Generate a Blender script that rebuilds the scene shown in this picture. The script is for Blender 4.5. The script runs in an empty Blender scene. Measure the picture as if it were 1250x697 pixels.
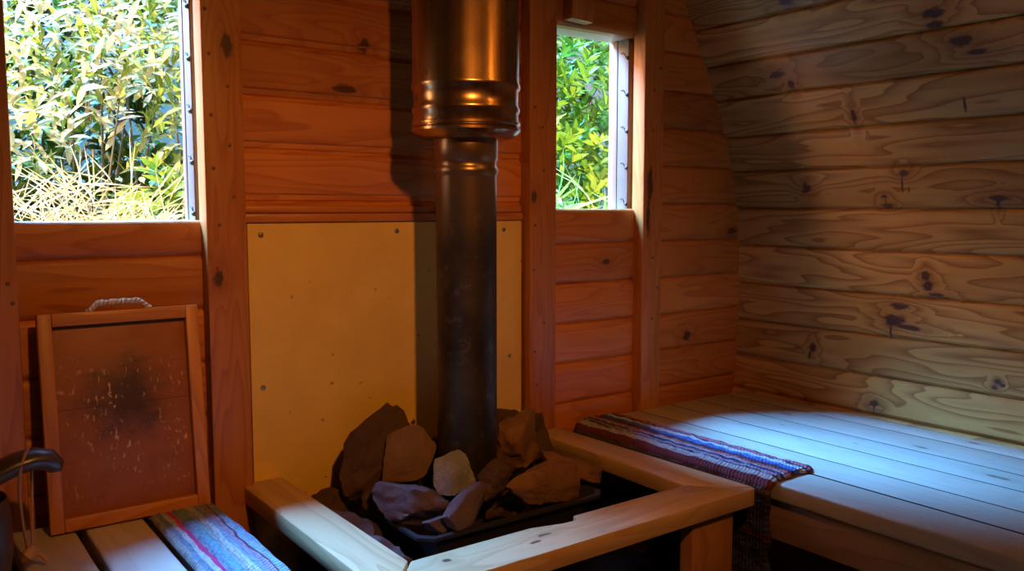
import bpy, bmesh, math, random
from mathutils import Vector, Matrix, noise
from mathutils.bvhtree import BVHTree

SC = bpy.context.scene
COL = SC.collection
RND = random.Random(7)
V = Vector

# ------------------------------------------------------------------ helpers
def interp(x, xs, ys):
    if x <= xs[0]: return ys[0]
    for i in range(1, len(xs)):
        if x <= xs[i]:
            t = (x - xs[i-1]) / (xs[i] - xs[i-1])
            return ys[i-1] + t * (ys[i] - ys[i-1])
    return ys[-1]

class MB:
    """collects pieces and links them as ONE mesh object"""
    def __init__(self):
        self.v, self.f, self.uv, self.rn = [], [], [], []
    def add(self, verts, faces, axis='x', rnd=None, M=None, uvs=None):
        b = len(self.v)
        r = RND.random() if rnd is None else rnd
        ai = 'xyz'.index(axis)
        o = [i for i in range(3) if i != ai]
        for f in faces:
            P = [V(verts[i]) for i in f]
            if uvs is None:
                n = V((0, 0, 0))
                for i in range(len(P)):
                    n += P[i].cross(P[(i+1) % len(P)])
                k = max(range(3), key=lambda i: abs(n[i]))
                if k == ai: uu = [(p[o[0]], p[o[1]]) for p in P]
                elif k == o[0]: uu = [(p[ai], p[o[1]]) for p in P]
                else: uu = [(p[ai], p[o[0]] + .37) for p in P]
            else:
                uu = [uvs[i] for i in f]
            self.f.append([b + i for i in f]); self.uv.append(uu); self.rn.append(r)
        for p in verts:
            p = V(p)
            self.v.append(M @ p if M is not None else p)
    def add_bm(self, bm, axis='x', rnd=None, M=None):
        bm.verts.index_update()
        self.add([v.co.copy() for v in bm.verts], [[v.index for v in f.verts] for f in bm.faces], axis, rnd, M)
        bm.free()
    def box(self, x0, x1, y0, y1, z0, z1, r=.004, axis='x', segs=2, rnd=None, M=None):
        bm = bmesh.new(); bmesh.ops.create_cube(bm, size=1)
        for v in bm.verts:
            v.co = V(((x0+x1)/2 + v.co.x*(x1-x0), (y0+y1)/2 + v.co.y*(y1-y0), (z0+z1)/2 + v.co.z*(z1-z0)))
        if r > 0:
            bmesh.ops.bevel(bm, geom=list(bm.edges), offset=r, segments=segs, affect='EDGES', profile=.5)
        self.add_bm(bm, axis, rnd, M)
    def prism(self, poly, z0, z1, r=.004, axis='x', segs=2, rnd=None, M=None):
        bm = bmesh.new()
        lo = [bm.verts.new((x, y, z0)) for x, y in poly]; hi = [bm.verts.new((x, y, z1)) for x, y in poly]
        n = len(poly)
        bm.faces.new(lo[::-1]); bm.faces.new(hi)
        for i in range(n): bm.faces.new((lo[i], lo[(i+1) % n], hi[(i+1) % n], hi[i]))
        bmesh.ops.recalc_face_normals(bm, faces=list(bm.faces))
        if r > 0: bmesh.ops.bevel(bm, geom=list(bm.edges), offset=r, segments=segs, affect='EDGES', profile=.5)
        self.add_bm(bm, axis, rnd, M)
    def extrude(self, prof, to3, a, b, axis, uvw=None, rnd=None):
        """profile (list of 2d) swept between a and b; to3(p, t) gives a point; closed, capped"""
        n = len(prof)
        r = RND.random() if rnd is None else rnd
        vs = [to3(p, a) for p in prof] + [to3(p, b) for p in prof]
        if uvw is None:
            fs = [(i, (i+1) % n, n + (i+1) % n, n + i) for i in range(n)] + [tuple(range(n))[::-1], tuple(range(n, 2*n))]
            self.add(vs, fs, axis, r)
        else:
            uvs = [(a, w) for w in uvw] + [(b, w) for w in uvw]
            fs = [(i, (i+1) % n, n + (i+1) % n, n + i) for i in range(n)] + [tuple(range(n))[::-1], tuple(range(n, 2*n))]
            self.add(vs, fs, axis, r, uvs=uvs)
    def tube(self, pts, rad, n=10, cap=True, M=None, closed=False, flat=1.0):
        pts = [V(p) for p in pts]
        rads = rad if isinstance(rad, (list, tuple)) else [rad]*len(pts)
        N = len(pts); vs, fs, uvs = [], [], []
        up = None; L = 0
        for i, p in enumerate(pts):
            if closed: t = (pts[(i+1) % N] - pts[i-1]).normalized()
            else: t = (pts[min(i+1, N-1)] - pts[max(i-1, 0)]).normalized()
            if up is None:
                up = V((0, 0, 1)) if abs(t.z) < .9 else V((1, 0, 0))
            a = (up - t*up.dot(t)).normalized(); b = t.cross(a); up = a
            if i: L += (p - pts[i-1]).length
            for k in range(n):
                w = 2*math.pi*k/n
                vs.append(p + (a*math.cos(w)*flat + b*math.sin(w))*rads[i]); uvs.append((L, k/n*.2))
        for i in range(N if closed else N-1):
            j = (i+1) % N
            for k in range(n):
                fs.append((i*n+k, i*n+(k+1) % n, j*n+(k+1) % n, j*n+k))
        if cap and not closed:
            fs.append(tuple(range(n))[::-1]); fs.append(tuple((N-1)*n+k for k in range(n)))
        self.add(vs, fs, 'z', None, M, uvs)
    def lathe(self, prof, c, n=64, M=None):
        vs, fs, uvs = [], [], []
        for i, (r, z) in enumerate(prof):
            for k in range(n):
                w = 2*math.pi*k/n
                vs.append((c[0] + r*math.cos(w), c[1] + r*math.sin(w), c[2] + z)); uvs.append((z, k/n*.6))
        for i in range(len(prof)-1):
            for k in range(n):
                fs.append((i*n+k, i*n+(k+1) % n, (i+1)*n+(k+1) % n, (i+1)*n+k))
        fs.append(tuple(range(n))[::-1]); fs.append(tuple((len(prof)-1)*n+k for k in range(n)))
        self.add(vs, fs, 'z', None, M, uvs)
    def build(self, name, mat, parent=None, angle=32, local=False, kind=None, flank=None):
        me = bpy.data.meshes.new(name)
        off = V((0, 0, 0))
        if parent is not None and not local:
            q = parent
            while q is not None: off = off + q.location; q = q.parent
        me.from_pydata([v - off for v in self.v], [], self.f)
        u1 = me.uv_layers.new(name='UVMap'); u2 = me.uv_layers.new(name='Rnd')
        a, c = [], []
        for uu, r in zip(self.uv, self.rn):
            for p in uu:
                a.extend(p); c.extend((r, 0.))
        u1.data.foreach_set('uv', a); u2.data.foreach_set('uv', c)
        me.polygons.foreach_set('use_smooth', [True]*len(me.polygons))
        me.set_sharp_from_angle(angle=math.radians(angle))
        me.materials.append(mat)
        if flank:
            me.materials.append(flank)
            for p in me.polygons:
                if abs(p.normal.x) > .8 and p.area > 1e-4: p.material_index = 1
        me.update()
        o = bpy.data.objects.new(name, me); COL.objects.link(o)
        if parent is not None: o.parent = parent
        if kind: o['kind'] = kind
        return o

def tag(o, label, cat, group=None, kind=None):
    o['label'] = label; o['category'] = cat
    if group: o['group'] = group
    if kind: o['kind'] = kind
    return o

def thing(name, loc, label, cat, group=None, rot=(0, 0, 0)):
    o = bpy.data.objects.new(name, None); COL.objects.link(o)
    o.location = loc; o.rotation_euler = rot; o.empty_display_size = .05
    return tag(o, label, cat, group)

# ------------------------------------------------------------------ materials
class NT:
    def __init__(self, name):
        self.m = bpy.data.materials.new(name); self.m.use_nodes = True
        self.t = self.m.node_tree; self.t.nodes.clear()
        self.out = self.t.nodes.new('ShaderNodeOutputMaterial')
    def n(self, typ, **kw):
        x = self.t.nodes.new(typ)
        for k, v in kw.items(): setattr(x, k, v)
        return x
    def set(self, sock, val):
        if hasattr(val, 'is_linked') or isinstance(val, bpy.types.NodeSocket): self.t.links.new(val, sock)
        elif isinstance(val, (tuple, list)) and sock.type == 'RGBA': sock.default_value = (*val[:3], 1)
        else: sock.default_value = val
    def math(self, op, a, b=None, c=None, clamp=False):
        x = self.n('ShaderNodeMath', operation=op); x.use_clamp = clamp
        for i, q in enumerate((a, b, c)):
            if q is not None: self.set(x.inputs[i], q)
        return x.outputs[0]
    def uv(self, name='UVMap'):
        return self.n('ShaderNodeUVMap', uv_map=name).outputs[0]
    def sep(self, v):
        x = self.n('ShaderNodeSeparateXYZ'); self.set(x.inputs[0], v); return x.outputs
    def comb(self, x, y, z):
        c = self.n('ShaderNodeCombineXYZ')
        for i, q in enumerate((x, y, z)): self.set(c.inputs[i], q)
        return c.outputs[0]
    def noise(self, vec, scale=1, detail=2, rough=.5, dist=0):
        x = self.n('ShaderNodeTexNoise'); self.set(x.inputs['Vector'], vec)
        x.inputs['Scale'].default_value = scale; x.inputs['Detail'].default_value = detail
        x.inputs['Roughness'].default_value = rough; x.inputs['Distortion'].default_value = dist
        return x.outputs['Fac']
    def mix(self, fac, a, b, blend='MIX'):
        x = self.n('ShaderNodeMix', data_type='RGBA', blend_type=blend)
        self.set(x.inputs['Factor'], fac); self.set(x.inputs['A'], a); self.set(x.inputs['B'], b)
        return x.outputs['Result']
    def map(self, v, a, b, c=0., d=1., smooth=False):
        x = self.n('ShaderNodeMapRange', interpolation_type='SMOOTHSTEP' if smooth else 'LINEAR')
        for i, q in enumerate((v, a, b, c, d)): self.set(x.inputs[i], q)
        return x.outputs[0]
    def bsdf(self, col, rough=.5, metal=0., bump=None, bstr=.2, bdist=.002, spec=.5, **kw):
        p = self.n('ShaderNodeBsdfPrincipled')
        self.set(p.inputs['Base Color'], col); self.set(p.inputs['Roughness'], rough); self.set(p.inputs['Metallic'], metal)
        self.set(p.inputs['Specular IOR Level'], spec)
        for k, v in kw.items(): self.set(p.inputs[k.replace('_', ' ')], v)
        if bump is not None:
            b = self.n('ShaderNodeBump'); b.inputs['Strength'].default_value = bstr; b.inputs['Distance'].default_value = bdist
            self.set(b.inputs['Height'], bump); self.t.links.new(b.outputs[0], p.inputs['Normal'])
        self.t.links.new(p.outputs[0], self.out.inputs[0])
        return self.m

def m_plain0(name, col):
    N = NT(name); return N.bsdf(N.mix(N.noise(N.n('ShaderNodeTexCoord').outputs['Object'], 20, 2), col, tuple(c*.5 for c in col)), .8)
def wood(name, light, dark, rough=.45, knots=(), auto=True, ring=26., vscale=9., tint=.25, spec=.4, contrast=.75, knotcol=(.05, .022, .012), coat=0.):
    N = NT(name)
    u, v, _ = N.sep(N.uv()); rnd = N.sep(N.uv('Rnd'))[0]
    z = N.math('MULTIPLY', rnd, 53.)
    warp = N.noise(N.comb(N.math('MULTIPLY', u, 30.), N.math('MULTIPLY', v, 60.), z), 1, 4, .65)
    warp = N.math('MULTIPLY', N.math('SUBTRACT', warp, .5), 1.)
    km = None; ring_add = None; halo = None
    def kd(du, dv):
        d = N.math('SQRT', N.math('ADD', N.math('MULTIPLY', du, du), N.math('MULTIPLY', dv, dv)))
        return N.math('ADD', d, N.math('MULTIPLY', warp, 2.2))
    for (ku, kv, ru, rv) in knots:
        du = N.math('MULTIPLY', N.math('SUBTRACT', u, ku), 1/ru); dv = N.math('MULTIPLY', N.math('SUBTRACT', v, kv), 1/rv)
        d = kd(du, dv)
        m = N.map(d, 1.25, .6, 0, .93, True)
        km = m if km is None else N.math('MAXIMUM', km, m)
        if ru > .005 and rv > .005:
            h = N.map(d, 4.5, .8, 0, 1, True); halo = h if halo is None else N.math('MAXIMUM', halo, h)
    if auto:
        vor = N.n('ShaderNodeTexVoronoi', voronoi_dimensions='3D', feature='F1')
        vor.inputs['Scale'].default_value = 1.; vor.inputs['Randomness'].default_value = 1.
        N.set(vor.inputs['Vector'], N.comb(N.math('MULTIPLY', u, 2.3), N.math('MULTIPLY', v, 4.), z))
        d = N.math('ADD', vor.outputs['Distance'], N.math('MULTIPLY', warp, .06))
        pick = N.math('GREATER_THAN', N.sep(vor.outputs['Color'])[0], .45)
        m = N.math('MULTIPLY', N.map(d, .075, .045, 0, .9, True), pick)
        h = N.math('MULTIPLY', N.map(d, .3, .05, 0, 1, True), pick)
        km = m if km is None else N.math('MAXIMUM', km, m)
        halo = h if halo is None else N.math('MAXIMUM', halo, h)
    f = N.noise(N.comb(N.math('MULTIPLY', u, 1.1), N.math('MULTIPLY', v, vscale), z), 1, 2, .45)
    if halo is not None: f = N.math('ADD', f, N.math('MULTIPLY', halo, .08))
    w = N.math('FRACT', N.math('MULTIPLY', f, ring))
    late = N.math('POWER', w, 2.2)
    late = N.math('MULTIPLY', late, N.map(w, 1., .93, 0, 1))
    fib = N.noise(N.comb(N.math('MULTIPLY', u, 9.), N.math('MULTIPLY', v, 330.), z), 1, 2)
    blot = N.noise(N.comb(N.math('MULTIPLY', u, 2.), N.math('MULTIPLY', v, 5.), z), 1, 3)
    fac = N.math('ADD', N.math('MULTIPLY', late, contrast), N.math('MULTIPLY', N.math('SUBTRACT', fib, .5), .55), clamp=True)
    col = N.mix(fac, light, dark)
    col = N.mix(N.map(blot, .35, .75, 0, .45), col, dark)
    t = N.map(rnd, 0, 1, 1 - tint, 1 + tint*.45)
    col = N.mix(1., col, N.comb(t, t, t), 'MULTIPLY')
    if km is not None:
        col = N.mix(N.math('MULTIPLY', halo, .38) if halo is not None else 0., col, tuple(c*.8 for c in dark))
        col = N.mix(km, col, knotcol)
    hgt = N.math('ADD', N.math('MULTIPLY', fib, .5), N.math('MULTIPLY', late, -.4))
    return N.bsdf(col, rough, 0, hgt, .22, .0015, spec, **({'Coat_Weight': coat, 'Coat_Roughness': .3} if coat else {}))

KN = [(1.385, 1.342, .017, .013), (1.392, 1.305, .004, .035), (1.372, 1.290, .003, .014), (1.451, 1.270, .014, .010),
      (1.448, 1.250, .003, .03), (1.445, 1.240, .016, .009), (1.326, 1.030, .014, .020), (1.318, 1.000, .020, .016), (1.295, .975, .030, .008),
      (1.405, .930, .035, .013), (1.42, .885, .040, .022), (1.375, .868, .050, .010), (1.430, .845, .004, .03),
      (1.702, .765, .013, .020), (1.712, .735, .005, .014), (1.470, .618, .022, .013), (1.467, .600, .004, .02), (1.103, .745, .010, .008), (1.112, .725, .011, .007), (1.09, .735, .008, .006),
      (1.119, 1.262, .035, .011), (1.119, 1.245, .007, .02), (1.747, 1.690, .035, .019), (1.707, 1.655, .016, .02), (1.221, 1.795, .036, .020), (1.221, 1.765, .028, .018),
      (1.160, 1.708, .034, .020), (1.13, 1.672, .035, .010), (1.518, 1.530, .010, .03), (1.646, 1.915, .035, .02), (1.183, 1.53, .006, .025), (1.724, 1.30, .022, .022)]
M_STAVE = wood('stave pine', (.70, .385, .115), (.27, .092, .018), .42, [(a, b, c*.82, e*.82) for a, b, c, e in KN], auto=False, ring=14., vscale=8., tint=.25, knotcol=(.06, .022, .026), contrast=.95)
M_STAVE2 = wood('stave pine other', (.30, .14, .05), (.18, .07, .022), .42, (), ring=15., vscale=8., tint=.22)  # unseen left wall and ceiling: pine darkened to cut bounced light
KB = [(1.027, 1.621, .016, .018), (.968, 1.51, .03, .010), (1.869, 1.039, .016, .010), (1.998, .975, .02, .016), (2.252, .768, .020, .016), (2.48, 1.129, .025, .016)]
M_BOARD = wood('board pine', (.56, .20, .040), (.32, .078, .014), .45, KB, auto=False, ring=13., vscale=8., tint=.25)
M_POST = wood('post pine', (.55, .215, .048), (.33, .09, .018), .45, [(1.578, 1.03, 0.03, 0.014), (1.05, 0.997, 0.022, 0.014), (1.288, 2.39, 0.05, 0.013), (1.19, 2.382, 0.07, 0.008), (1.244, 1.914, 0.018, 0.01)], auto=False, ring=12., vscale=11.)
M_BENCH = wood('bench wood', (.52, .46, .40), (.38, .31, .25), .5, [(1.66, 2.7, 0.022, 0.008), (1.33, 2.56, 0.01, 0.004), (1.13, 2.83, 0.02, 0.006), (1.2, 2.67, 0.022, 0.008), (0.95, 2.56, 0.03, 0.007), (1.58, 2.57, 0.01, 0.004)], auto=False, ring=10., vscale=7., contrast=.5, knotcol=(.12, .07, .04))
M_SLAT = wood('slat wood', (.62, .56, .50), (.44, .37, .31), .5, (), ring=10., vscale=7., contrast=.5)
M_GRIME = m_plain0('grimy plank flank', (.045, .03, .022))
M_LEG = wood('leg wood', (.42, .19, .06), (.26, .10, .03), .5, (), ring=10.)
M_RAIL = wood('rail wood', (.62, .42, .24), (.40, .23, .10), .42, [(1.06, 1.69, 0.02, 0.006), (0.83, 1.7, 0.01, 0.008), (1.02, 1.67, 0.016, 0.005)], auto=True, ring=10., vscale=9., contrast=.7)
M_FASCIA = wood('fascia wood', (.36, .23, .16), (.24, .13, .08), .5, ring=10.)
M_FLOOR = wood('floor wood', (.20, .12, .07), (.12, .065, .035), .6, ring=10.)
M_FRAMEWOOD = wood('tray frame wood', (.50, .20, .045), (.30, .09, .02), .42, ring=12., vscale=12.)
M_JAMB = wood('jamb wood', (.66, .55, .40), (.52, .40, .25), .5, auto=False, ring=10.)

def m_panel():
    N = NT('heat board'); g = N.n('ShaderNodeTexCoord').outputs['Object']
    a = N.noise(g, 6, 4, .6); b = N.noise(g, 140, 2); c = N.noise(g, 38, 1)
    col = N.mix(N.map(a, .3, .7), (.72, .49, .11), (.62, .40, .075))
    col = N.mix(N.map(c, .73, .78), col, (.30, .17, .06))
    col = N.mix(N.map(b, .62, .8, 0, .3), col, (.5, .36, .12))
    return N.bsdf(col, .62, 0, b, .12, .001, .3)
M_PANEL = m_panel()
def m_plain(name, col, rough=.5, metal=0., nz=0., scale=30., bstr=.15, spec=.5):
    N = NT(name); g = N.n('ShaderNodeTexCoord').outputs['Object']
    a = N.noise(g, scale, 3)
    c = N.mix(N.map(a, .3, .75, 0, nz), col, tuple(x*.45 for x in col))
    return N.bsdf(c, rough, metal, a, bstr, .001, spec)
def m_pipe_up():
    N = NT('polished flue steel'); g = N.n('ShaderNodeTexCoord').outputs['Object']
    x, y, z = N.sep(g)
    ang = N.math('ARCTAN2', y, x)
    st = N.noise(N.comb(N.math('MULTIPLY', ang, 9.), 0., N.math('MULTIPLY', z, .6)), 1, 3)
    sm = N.noise(g, 9, 3)
    col = N.mix(N.map(st, .35, .7), (.52, .33, .18), (.36, .21, .10))
    return N.bsdf(col, N.map(sm, .3, .7, .24, .29), 1.)
def m_pipe_low():
    N = NT('sooty flue steel'); g = N.n('ShaderNodeTexCoord').outputs['Object']
    a = N.noise(g, 7, 5, .6); b = N.noise(g, 26, 4, .65)
    z = N.sep(g)[2]
    clean = N.map(z, .62, .85, 0, 1, True)
    c1 = N.mix(N.map(a, .4, .7), (.05, .04, .032), (.12, .085, .05))
    c1 = N.mix(N.map(b, .58, .72), c1, (.16, .115, .07))
    col = N.mix(clean, c1, (.30, .20, .12))
    return N.bsdf(col, N.mix(clean, (.5, .5, .5), (.3, .3, .3)), .85, b, .12, .001)
M_PIPE_UP, M_PIPE_LOW = m_pipe_up(), m_pipe_low()
M_BLACK = m_plain('black iron', (.035, .034, .036), .5, .6, .4, 20)
M_IRON = m_plain('tray iron', (.055, .05, .055), .42, .5, .5, 14)
M_SCREW = m_plain('screw steel', (.55, .48, .38), .3, 1., .3, 60)
M_NAIL = m_plain('dull nail', (.16, .08, .04), .5, .4, .3, 60)
M_STRIP = m_plain('grey strip', (.15, .145, .145), .5, 0., .25, 20)
M_CASING = m_plain('pale casing', (.22, .165, .16), .55, 0., .12, 20)
M_BOLT = m_plain('dark bolt', (.05, .04, .04), .5, .3, .3, 60)
M_ROPE = None
def m_rope():
    N = NT('natural rope'); g = N.uv(); u, v, _ = N.sep(g)
    w = N.math('SINE', N.math('ADD', N.math('MULTIPLY', u, 700.), N.math('MULTIPLY', v, 62.8)))
    col = N.mix(N.map(w, -1, 1), (.36, .27, .15), (.62, .50, .32))
    return N.bsdf(col, .8, 0, w, .6, .002)
M_ROPE = m_rope()
M_CORD = m_plain('leather cord', (.34, .17, .07), .6, 0., .3, 60)
M_KUKSA = m_plain('dark cup wood', (.055, .035, .028), .3, 0., .4, 12, .08, .6)
def m_stone(name, c1, c2, c3):
    N = NT(name); g = N.n('ShaderNodeTexCoord').outputs['Object']
    a = N.noise(g, 11, 5, .65); b = N.noise(g, 55, 4, .7)
    col = N.mix(N.map(a, .35, .65), c1, c2); col = N.mix(N.map(b, .55, .75, 0, .8), col, c3)
    h = N.math('ADD', a, N.math('MULTIPLY', b, .35))
    return N.bsdf(col, .85, 0, h, .55, .012, .25)
S_BROWN = m_stone('brown stone', (.055, .03, .018), (.085, .048, .026), (.03, .018, .013))
S_TAN = m_stone('tan stone', (.19, .115, .07), (.14, .08, .05), (.10, .055, .035))
S_GREY = m_stone('grey stone', (.21, .22, .25), (.12, .125, .145), (.34, .35, .38))
S_PURPLE = m_stone('purplish stone', (.075, .05, .06), (.11, .075, .08), (.04, .027, .032))
S_OCHRE = m_stone('ochre stone', (.19, .095, .035), (.13, .062, .025), (.075, .036, .016))

def m_traypanel(cx=0., cz=.25):
    N = NT('scorched tray panel'); g = N.n('ShaderNodeTexCoord').outputs['Object']; x, y, z = N.sep(g)
    n1 = N.noise(N.comb(N.math('MULTIPLY', x, 14.), 0., N.math('MULTIPLY', z, 22.)), 1, 4, .6)
    fl = N.noise(N.comb(N.math('MULTIPLY', x, 120.), 0., N.math('MULTIPLY', z, 55.)), 1, 2, .5)
    fl2 = N.noise(N.comb(N.math('MULTIPLY', x, 16.), 3., N.math('MULTIPLY', z, 11.)), 1, 3, .6)
    col = N.mix(N.map(n1, .3, .7), (.32, .105, .03), (.23, .07, .02))
    dx = N.math('MULTIPLY', N.math('SUBTRACT', x, .0), 1/.115); dz = N.math('MULTIPLY', N.math('SUBTRACT', z, .255), 1/.115)
    d = N.math('ADD', N.math('SQRT', N.math('ADD', N.math('MULTIPLY', dx, dx), N.math('MULTIPLY', dz, dz))), N.math('MULTIPLY', N.math('SUBTRACT', n1, .5), 1.9))
    col = N.mix(N.map(d, 1.15, .1, 0, .88, True), col, (.025, .014, .010))
    band = N.math('MULTIPLY', N.map(z, .03, .1, 0, 1, True), N.map(z, .37, .28, 0, 1, True))
    sc = N.math('MULTIPLY', N.math('MULTIPLY', N.map(fl, .585, .65), N.map(fl2, .44, .58)), band)
    col = N.mix(N.math('MULTIPLY', sc, .75), col, (.62, .40, .22))
    crack = N.map(N.math('ABSOLUTE', N.math('SUBTRACT', N.math('ADD', z, N.math('MULTIPLY', n1, .006)), .248)), .0015, .0005)
    col = N.mix(N.math('MULTIPLY', crack, .7), col, (.06, .025, .012))
    return N.bsdf(col, .5, 0, n1, .2, .002, .35)
M_TRAYPANEL = m_traypanel()

def m_rug(name, stops):
    N = NT(name); u, v, _ = N.sep(N.uv())
    nz = N.noise(N.comb(N.math('MULTIPLY', u, 9.), N.math('MULTIPLY', v, 22.), 0.), 1, 3, .6)
    vv = N.math('ADD', v, N.math('MULTIPLY', N.math('SUBTRACT', nz, .5), .016))
    L = stops[-1][0]
    r = N.n('ShaderNodeValToRGB'); r.color_ramp.interpolation = 'CONSTANT'
    el = r.color_ramp.elements
    while len(el) < len(stops): el.new(.5)
    for e, (p, c) in zip(el, stops): e.position = min(p / L, 1.); e.color = (*c, 1)
    N.set(r.inputs[0], N.math('DIVIDE', vv, L))
    rib = N.math('SINE', N.math('MULTIPLY', u, 620.))
    sp = N.noise(N.comb(N.math('MULTIPLY', u, 70.), N.math('MULTIPLY', v, 160.), 0.), 1, 3)
    col = N.mix(N.map(sp, .42, .75, 0, .6), r.outputs[0], (.06, .05, .07))
    wv = N.math('SINE', N.math('MULTIPLY', v, 420.))
    h = N.math('ADD', N.math('MULTIPLY', rib, .5), N.math('ADD', sp, N.math('MULTIPLY', wv, .5)))
    return N.bsdf(col, .9, 0, h, .7, .004, .1)

def m_leaf(name, a, b, c, gloss=.35, trans=.35):
    N = NT(name); rnd = N.sep(N.uv('Rnd'))[0]; u, v, _ = N.sep(N.uv())
    r = N.n('ShaderNodeValToRGB'); el = r.color_ramp.elements; el.new(.5)
    for e, (p, q) in zip(el, ((0, a), (.5, b), (1, c))): e.position = p; e.color = (*q, 1)
    N.set(r.inputs[0], rnd)
    col = N.mix(N.map(N.math('ABSOLUTE', v), .0, .12, .35, 0), r.outputs[0], tuple(min(1, x*1.6) for x in c))
    p = N.n('ShaderNodeBsdfPrincipled'); N.set(p.inputs['Base Color'], col); p.inputs['Roughness'].default_value = gloss; p.inputs['Specular IOR Level'].default_value = .22
    t = N.n('ShaderNodeBsdfTranslucent'); N.set(t.inputs[0], col)
    mx = N.n('ShaderNodeMixShader'); mx.inputs[0].default_value = trans
    N.t.links.new(p.outputs[0], mx.inputs[1]); N.t.links.new(t.outputs[0], mx.inputs[2]); N.t.links.new(mx.outputs[0], N.out.inputs[0])
    return N.m
M_LAUREL = m_leaf('laurel leaf', (.05, .145, .016), (.16, .30, .022), (.36, .44, .045), .4, .25)
M_DARKLEAF = m_leaf('dark leaf', (.03, .055, .006), (.06, .10, .009), (.12, .16, .015))
M_WILLOW = m_leaf('pale leaf', (.08, .17, .008), (.30, .31, .03), (.74, .56, .27), .6, .2)
M_GREENLEAF = m_leaf('green leaf', (.05, .13, .012), (.15, .25, .02), (.30, .33, .04), .5, .25)
M_STRAW = m_leaf('dry grass', (.36, .25, .10), (.52, .39, .19), (.64, .51, .29), .7, .15)
M_FERN = m_leaf('grass blade', (.12, .28, .06), (.24, .46, .14), (.42, .62, .25), .45)
M_STEM = m_plain('stem bark', (.16, .11, .06), .8, 0., .3, 30)
M_SOIL = m_plain('garden ground', (.05, .045, .008), .95, 0., .6, 3)
def m_glass():
    N = NT('pane glass')
    a = N.n('ShaderNodeBsdfTransparent'); g = N.n('ShaderNodeBsdfGlossy'); g.inputs['Roughness'].default_value = .02
    lw = N.n('ShaderNodeLayerWeight'); f = N.math('ADD', N.math('MULTIPLY', N.math('POWER', lw.outputs['Facing'], 5.), .5), .02)
    mx = N.n('ShaderNodeMixShader'); N.t.links.new(f, mx.inputs[0])
    N.t.links.new(a.outputs[0], mx.inputs[1]); N.t.links.new(g.outputs[0], mx.inputs[2]); N.t.links.new(mx.outputs[0], N.out.inputs[0])
    return N.m
M_GLASS = m_glass()

# ------------------------------------------------------------------ setting: the pod shell
PZ = [0, .3, .56, .8, 1.0, 1.15, 1.37, 1.51, 1.67, 1.9, 2.2, 2.5, 2.75]
PX = [2.36, 2.45, 2.515, 2.528, 2.53, 2.52, 2.475, 2.42, 2.335, 2.215, 2.03, 1.7, 1.13]
CX = 1.13
YB, YF = 2.02, -1.45
_prof = []
for i in range(551):
    z = 2.75*i/550
    w = .06 if .06 < z < 2.69 else min(z, 2.75-z)
    _prof.append((sum(interp(z + w*(k/6-1), PZ, PX) for k in range(13))/13, z))
_s = [0.]
for a, b in zip(_prof, _prof[1:]): _s.append(_s[-1] + math.hypot(b[0]-a[0], b[1]-a[1]))
def pt_at(s): return (interp(s, _s, [p[0] for p in _prof]), interp(s, _s, [p[1] for p in _prof]))
def wall_x(z): return interp(z, [p[1] for p in _prof], [p[0] for p in _prof])
SEAMS = [0.048, .179, .310, .441, .578, .700, .831, .962, 1.098, 1.229, 1.361, 1.487, 1.623, 1.747, 1.878]
while SEAMS[-1] < _s[-1] - .2: SEAMS.append(SEAMS[-1] + .131)
SEAMS.append(_s[-1] - .001); SEAMS[0] = 0.
NCEIL = 17
def shell(sign, i0, i1):
    mb = MB()
    for i in range(i0, i1):
        s0, s1 = SEAMS[i], SEAMS[i+1]
        p0, p1 = V(pt_at(s0)), V(pt_at(s1))
        d = (p1-p0).normalized(); L = (p1-p0).length; n = V((d.y, -d.x))   # outward (+x)
        def nrm(s):
            a, b = V(pt_at(max(s-.03, 0))), V(pt_at(min(s+.03, _s[-1]))); e = (b-a).normalized(); return V((e.y, -e.x))
        o0, o1 = p0 + nrm(s0)*.04, p1 + nrm(s1)*.04
        prof = [p0 + nrm(s0)*.012, p0 + d*.002 + n*.010, p0 + d*.011 + n*.0005, p0 + d*.016, p1 - d*.010, p1 - d*.006 + n*.001, p1 - d*.002 + n*.006, p1 + nrm(s1)*.012, o1, o0]
        uvw = [s0, s0 + .002, s0 + .011, s0+.016, s1-.010, s1-.006, s1-.002, s1, s1+.02, s0-.02]
        def to3(p, t): return V((CX + sign*(p.x - CX), t, p.y))
        mb.extrude(prof, to3, YF-.05, YB+.12, 'y', uvw, rnd=random.Random(i*31+5).random())
    return mb
shell(1, 0, NCEIL).build('wall_right', M_STAVE, kind='structure')
shell(-1, 0, NCEIL).build('wall_left', M_STAVE2, kind='structure')
cm = shell(1, NCEIL, len(SEAMS)-1); c2 = shell(-1, NCEIL, len(SEAMS)-1)
cm2 = MB()
for m in (cm, c2):
    b = len(cm2.v); cm2.v += m.v; cm2.f += [[b+i for i in f] for f in m.f]; cm2.uv += m.uv; cm2.rn += m.rn
cm2.box(CX-.09, CX+.09, YF-.05, YB+.12, 2.70, 2.78, .006, 'y')
cm2.build('ceiling', M_STAVE2, kind='structure')
fl = MB()
x = -.5
while x < 2.8:
    fl.box(x, x+.118, YF-.05, YB+.1, -.04, 0, .004, 'y'); x += .12
fl.build('floor', M_FLOOR, kind='structure')

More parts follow.
